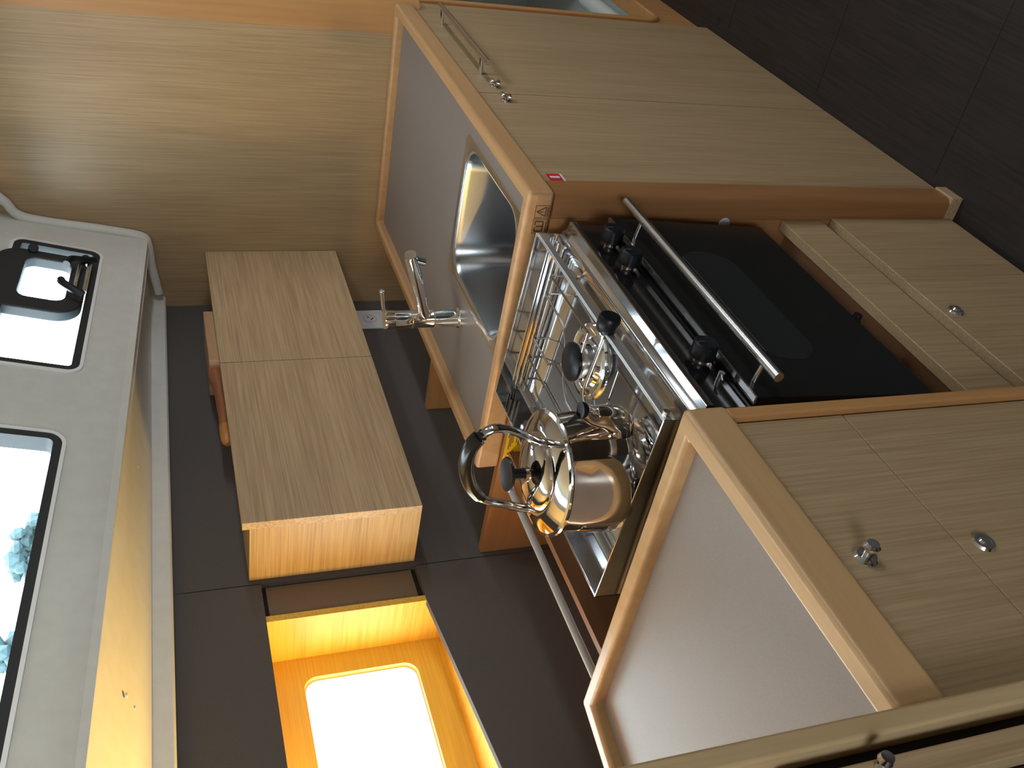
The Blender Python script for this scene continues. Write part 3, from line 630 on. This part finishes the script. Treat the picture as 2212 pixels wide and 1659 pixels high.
for x in (0.187, 0.112, -0.152):
    if kn is None:
        bm = B(); lathe(bm, [(0, -0.034), (0.016, -0.0335), (0.0185, -0.031), (0.0195, -0.012), (0.0195, -0.010), (0.017, -0.009)], (0, 0, 0), 'y', 32)
        bm2 = B(); kn = obj('control_knob', bm, blackp, sv, local=True, smooth=True); k = kn
        lathe(bm2, [(0.011, -0.010), (0.011, -0.001), (0.0165, 0.0)], (0, 0, 0), 'y', 28); ks = obj('knob_stem', bm2, wire_m, kn, local=True, smooth=True)
        bm3 = B(); box(bm3, -0.001, 0.001, -0.0346, -0.0330, 0.003, 0.015); kp = obj('pointer', bm3, printgrey, kn, local=True)
    else: k = copy_tree(kn, sv)
    k.location = (x, -0.0205, -0.104)
bm = B(); tube(bm, [(-0.196, -0.0205, -0.113), (-0.196, -0.032, -0.113)], 0.005, 12); tube(bm, smooth_path([(-0.196, -0.030, -0.113), (-0.204, -0.034, -0.107), (-0.216, -0.032, -0.103)]), 0.0018, 8); obj('igniter', bm, brushed, sv, local=True, smooth=True)
bm = B(); lathe(bm, [(0, -0.012), (0.007, -0.011), (0.008, 0.0)], (-0.05, -0.030, -0.4575), 'y', 16); tube(bm, [(-0.05, -0.034, -0.459), (-0.062, -0.034, -0.452)], 0.004, 8); obj('oven_catch', bm, blackp, sv, local=True, smooth=True)
for sx in (1, -1):
    bm = B(); lathe(bm, [(0, 0.001), (0.012, 0.0), (0.012, 0.02), (0.008, 0.022), (0.008, 0.0385), (0, 0.0385)], (sx * HX, 0.16, -0.12), 'x', 20, d=sx); obj('gimbal_pivot', bm, brushed, sv, local=True, smooth=True)
# burners
def L2(x, y): return (x + 0.30, (y - 0.057) * 1.001)
def burner(x, y, s, h=0.0):
    t_ = bpy.data.objects.new('burner', None); COL.objects.link(t_); t_.parent = sv; t_.location = (x, y, -0.0575)
    bm = B(); lathe(bm, [(0.058 * s, 0.0), (0.057 * s, 0.005), (0.052 * s, 0.0065), (0.045 * s, 0.003), (0.040 * s, 0.003), (0.036 * s, 0.008), (0.031 * s, 0.009), (0.030 * s, 0.004), (0.026 * s, 0.004)], seg=44); obj('burner_ring', bm, chrome, t_, local=True, smooth=True)
    bm = B(); lathe(bm, [(0.024 * s, 0.002), (0.0245 * s, 0.012 + h), (0.028 * s, 0.014 + h), (0.028 * s, 0.017 + h)], seg=36); obj('burner_head', bm, brushed, t_, local=True, smooth=True)
    bm = B(); lathe(bm, [(0.028 * s, 0.017 + h), (0.0295 * s, 0.019 + h), (0.0295 * s, 0.024 + h), (0.026 * s, 0.027 + h), (0, 0.0275 + h)], seg=36); obj('burner_cap', bm, blackp, t_, local=True, smooth=True)
    return t_
bx, by = L2(-0.243, 0.187); burner(bx, by, 1.12, 0.012)
bx2, by2 = L2(-0.46, 0.215); burner(bx2, by2, 1.12)
# pan grate: rods across, each turned down at the right wall
GZ = -0.026
def wires(bm, pts, r=0.0021): tube(bm, pts, r, 8)
bm = B()
for y, x1 in ((0.117, -0.262), (0.290, -0.40), (0.340, -0.53)):
    a = L2(-0.084, y); b = L2(x1, y)
    wires(bm, [(a[0], a[1], -0.0575), (a[0], a[1], GZ - 0.003), (a[0] - 0.003, a[1], GZ), (b[0], b[1], GZ)])
a = L2(-0.262, 0.117); b = L2(-0.262, 0.155); wires(bm, [(a[0], a[1], GZ), (b[0], b[1], GZ)])
pts = [L2(-0.084, 0.155), L2(-0.15, 0.157), L2(-0.18, 0.161), L2(-0.200, 0.176), L2(-0.215, 0.205), L2(-0.232, 0.235), L2(-0.262, 0.258), L2(-0.30, 0.258), L2(-0.345, 0.255)]
wires(bm, [(pts[0][0] + 0.003, pts[0][1], -0.0575), (pts[0][0] + 0.003, pts[0][1], GZ - 0.003)] + [Vector((p[0], p[1], GZ)) for p in pts])
a = L2(-0.084, 0.248); b = L2(-0.164, 0.250); c = L2(-0.196, 0.224); wires(bm, [(a[0], a[1], -0.0575), (a[0], a[1], GZ - 0.003), (a[0] - 0.003, a[1], GZ), (b[0], b[1], GZ), (c[0], c[1], GZ), (c[0] - 0.012, c[1] - 0.006, GZ)])
for y in (0.105, 0.165, 0.225, 0.285):
    a = L2(-0.375, y); b = L2(-0.535, y); wires(bm, [(a[0], a[1], GZ), (b[0], b[1], GZ), (b[0] - 0.002, b[1], GZ - 0.003), (b[0] - 0.002, b[1], -0.0575)])
for x in (-0.375, -0.53):
    a = L2(x, 0.105); b = L2(x, 0.34); wires(bm, [(a[0], a[1], GZ - 0.004), (b[0], b[1], GZ - 0.004)])
a = L2(-0.088, 0.09); b = L2(-0.088, 0.35); wires(bm, [(a[0], a[1], GZ - 0.006), (b[0], b[1], GZ - 0.006)], 0.002)
obj('pan_grate', bm, wire_m, sv, local=True, smooth=True)
bm = B()
for i, z in enumerate((-0.034, -0.041, -0.048)): tube(bm, [(HX - 0.009 - 0.004 * i, 0.012, z), (HX - 0.009 - 0.004 * i, HY - 0.015, z)], 0.0024, 8)
obj('side_rod', bm, chrome, sv, local=True, smooth=True)
# pot clamps
def clamp(x, yk, pts, nm):
    t_ = bpy.data.objects.new('pot_clamp', None); COL.objects.link(t_); t_.parent = sv; t_.location = (x, yk, 0.0)
    bm = B(); lathe(bm, [(0, -0.030), (0.015, -0.0295), (0.017, -0.027), (0.0175, -0.010), (0.014, -0.003), (0.008, 0.0), (0.0065, 0.004)], (0, 0, -0.006), 'y', 28); obj('clamp_knob', bm, blackp, t_, local=True, smooth=True)
    bm = B(); tube(bm, pts, 0.0022, 8); tube(bm, [(0, -0.002, -0.006), (0, 0.010, -0.006)], 0.005, 10); obj('clamp_arm', bm, chrome, t_, local=True, smooth=True)
x, y = L2(-0.342, 0.062)
clamp(x, y, smooth_path([(0, 0.0, -0.006), (0.005, 0.05, -0.007), (0.011, 0.105, -0.008), (0.010, 0.125, -0.010), (0.002, 0.142, -0.014)]), 'right')
bm = B(); lathe(bm, [(0, -0.006), (0.005, -0.005), (0.0055, 0.0), (0.0055, 0.008)], (-HX + 0.012, -0.002, -0.007), 'y', 16); obj('rail_screw', bm, chrome, sv, local=True, smooth=True)

# ================================================================ kettle
kt = thing('kettle', (-0.469, 0.2255, 0.9408), 'shiny stainless steel kettle with black grip standing on the stove', 'kettle', rot=(TILT, 0, 0))
bm = B(); lathe(bm, [(r_, h_ * 1.07) for r_, h_ in [(0, 0), (0.070, 0.0), (0.084, 0.002), (0.088, 0.006), (0.089, 0.016), (0.0915, 0.020), (0.0918, 0.030), (0.0905, 0.055), (0.088, 0.085), (0.0862, 0.104), (0.0868, 0.110)]], seg=72); obj('kettle_body', bm, polished if False else steel('kettle_steel', (0.64, 0.57, 0.51), 0.07, 4, 0.01, 0.03), kt, local=True, smooth=True)
bm = B(); lathe(bm, [(r_, h_ + 0.0077) for r_, h_ in [(0.0866, 0.1095), (0.0930, 0.112), (0.0942, 0.1145), (0.0930, 0.117), (0.088, 0.118)]], seg=72); obj('kettle_flange', bm, chrome, kt, local=True, smooth=True)
bm = B(); lathe(bm, [(r_, h_ + 0.0077) for r_, h_ in [(0.088, 0.118), (0.078, 0.1235), (0.066, 0.128), (0.058, 0.1295), (0.055, 0.1285), (0.0535, 0.131), (0.052, 0.1335), (0.046, 0.137), (0.036, 0.1405), (0.022, 0.1435), (0.0125, 0.1445), (0.0115, 0.149), (0.0, 0.1495)]], seg=72)
ld_ = obj('kettle_lid', bm, bpy.data.materials['kettle_steel'], kt, local=True, smooth=True)
bm = B(); lathe(bm, [(r_, 0.1547 + (h_ - 0.147) * 0.85) for r_, h_ in [(0.0115, 0.147), (0.0085, 0.150), (0.0078, 0.168), (0.012, 0.171), (0.0245, 0.176), (0.026, 0.179), (0.0245, 0.1815), (0.015, 0.1795), (0, 0.1785)]], seg=40); obj('lid_knob', bm, blackp, ld_, local=True, smooth=True)
# handle: steel arms, black grip; (s, z) measured along the handle's plane (s runs outboard)
def hp(s, z): return Vector((0.0, s if s > 0 else s * 0.93, 0.126 + (z - 0.121) * 0.86))
bm = B(); tube(bm, smooth_path([hp(-0.056, 0.121), hp(-0.060, 0.134), hp(-0.069, 0.156), hp(-0.087, 0.197), hp(-0.094, 0.226), hp(-0.089, 0.242), hp(-0.078, 0.252)], 6), 0.0054, 12, sx=1.5); obj('handle_arm', bm, polished, kt, local=True, smooth=True)
bm = B(); tube(bm, smooth_path([hp(0.070, 0.121), hp(0.068, 0.145), hp(0.058, 0.176), hp(0.051, 0.205), hp(0.043, 0.224)], 6), 0.0054, 12, sx=1.5); obj('handle_arm', bm, polished, kt, local=True, smooth=True)
g = smooth_path([hp(-0.083, 0.247), hp(-0.077, 0.254), hp(-0.057, 0.264), hp(-0.022, 0.264), hp(0.013, 0.250), hp(0.032, 0.234), hp(0.042, 0.221)], 6)
n = len(g); rr_ = [0.0095 if i < 4 else 0.008 if i < 6 else 0.0135 - 0.0015 * abs(2 * i / n - 1) if i < n - 4 else 0.0095 for i in range(n)]
bm = B(); tube(bm, g, rr_, 16, sx=0.8); obj('handle_grip', bm, mat('grip_black', (0.010, 0.009, 0.008), 0.22, spec=0.4), kt, local=True, smooth=True)
for s in (-0.057, 0.070):
    bm = B(); box(bm, -0.013, 0.013, s - 0.004, s + 0.004, 0.120, 0.134); obj('handle_bracket', bm, polished, kt, local=True, bevel=0.0025)
    
# spout
sp_ = smooth_path([(-0.004, -0.066, 0.030), (-0.006, -0.096, 0.038), (-0.008, -0.108, 0.058), (-0.010, -0.113, 0.082), (-0.014, -0.126, 0.103)], 6)
n = len(sp_); bm = B(); tube(bm, sp_, [0.031 - 0.0205 * (i / (n - 1)) ** 0.75 for i in range(n)], 24, caps=False); so = obj('kettle_spout', bm, bpy.data.materials['kettle_steel'], kt, local=True, smooth=True)
bm = B(); lathe(bm, [(0.0108, -0.004), (0.0120, 0.0), (0.0120, 0.003), (0.0, 0.0045)], (-0.014, -0.127, 0.104), seg=24); tube(bm, [(-0.014, -0.118, 0.108), (-0.013, -0.104, 0.118)], [0.004, 0.0025], 8); obj('spout_cap', bm, blackp, so, local=True, smooth=True)
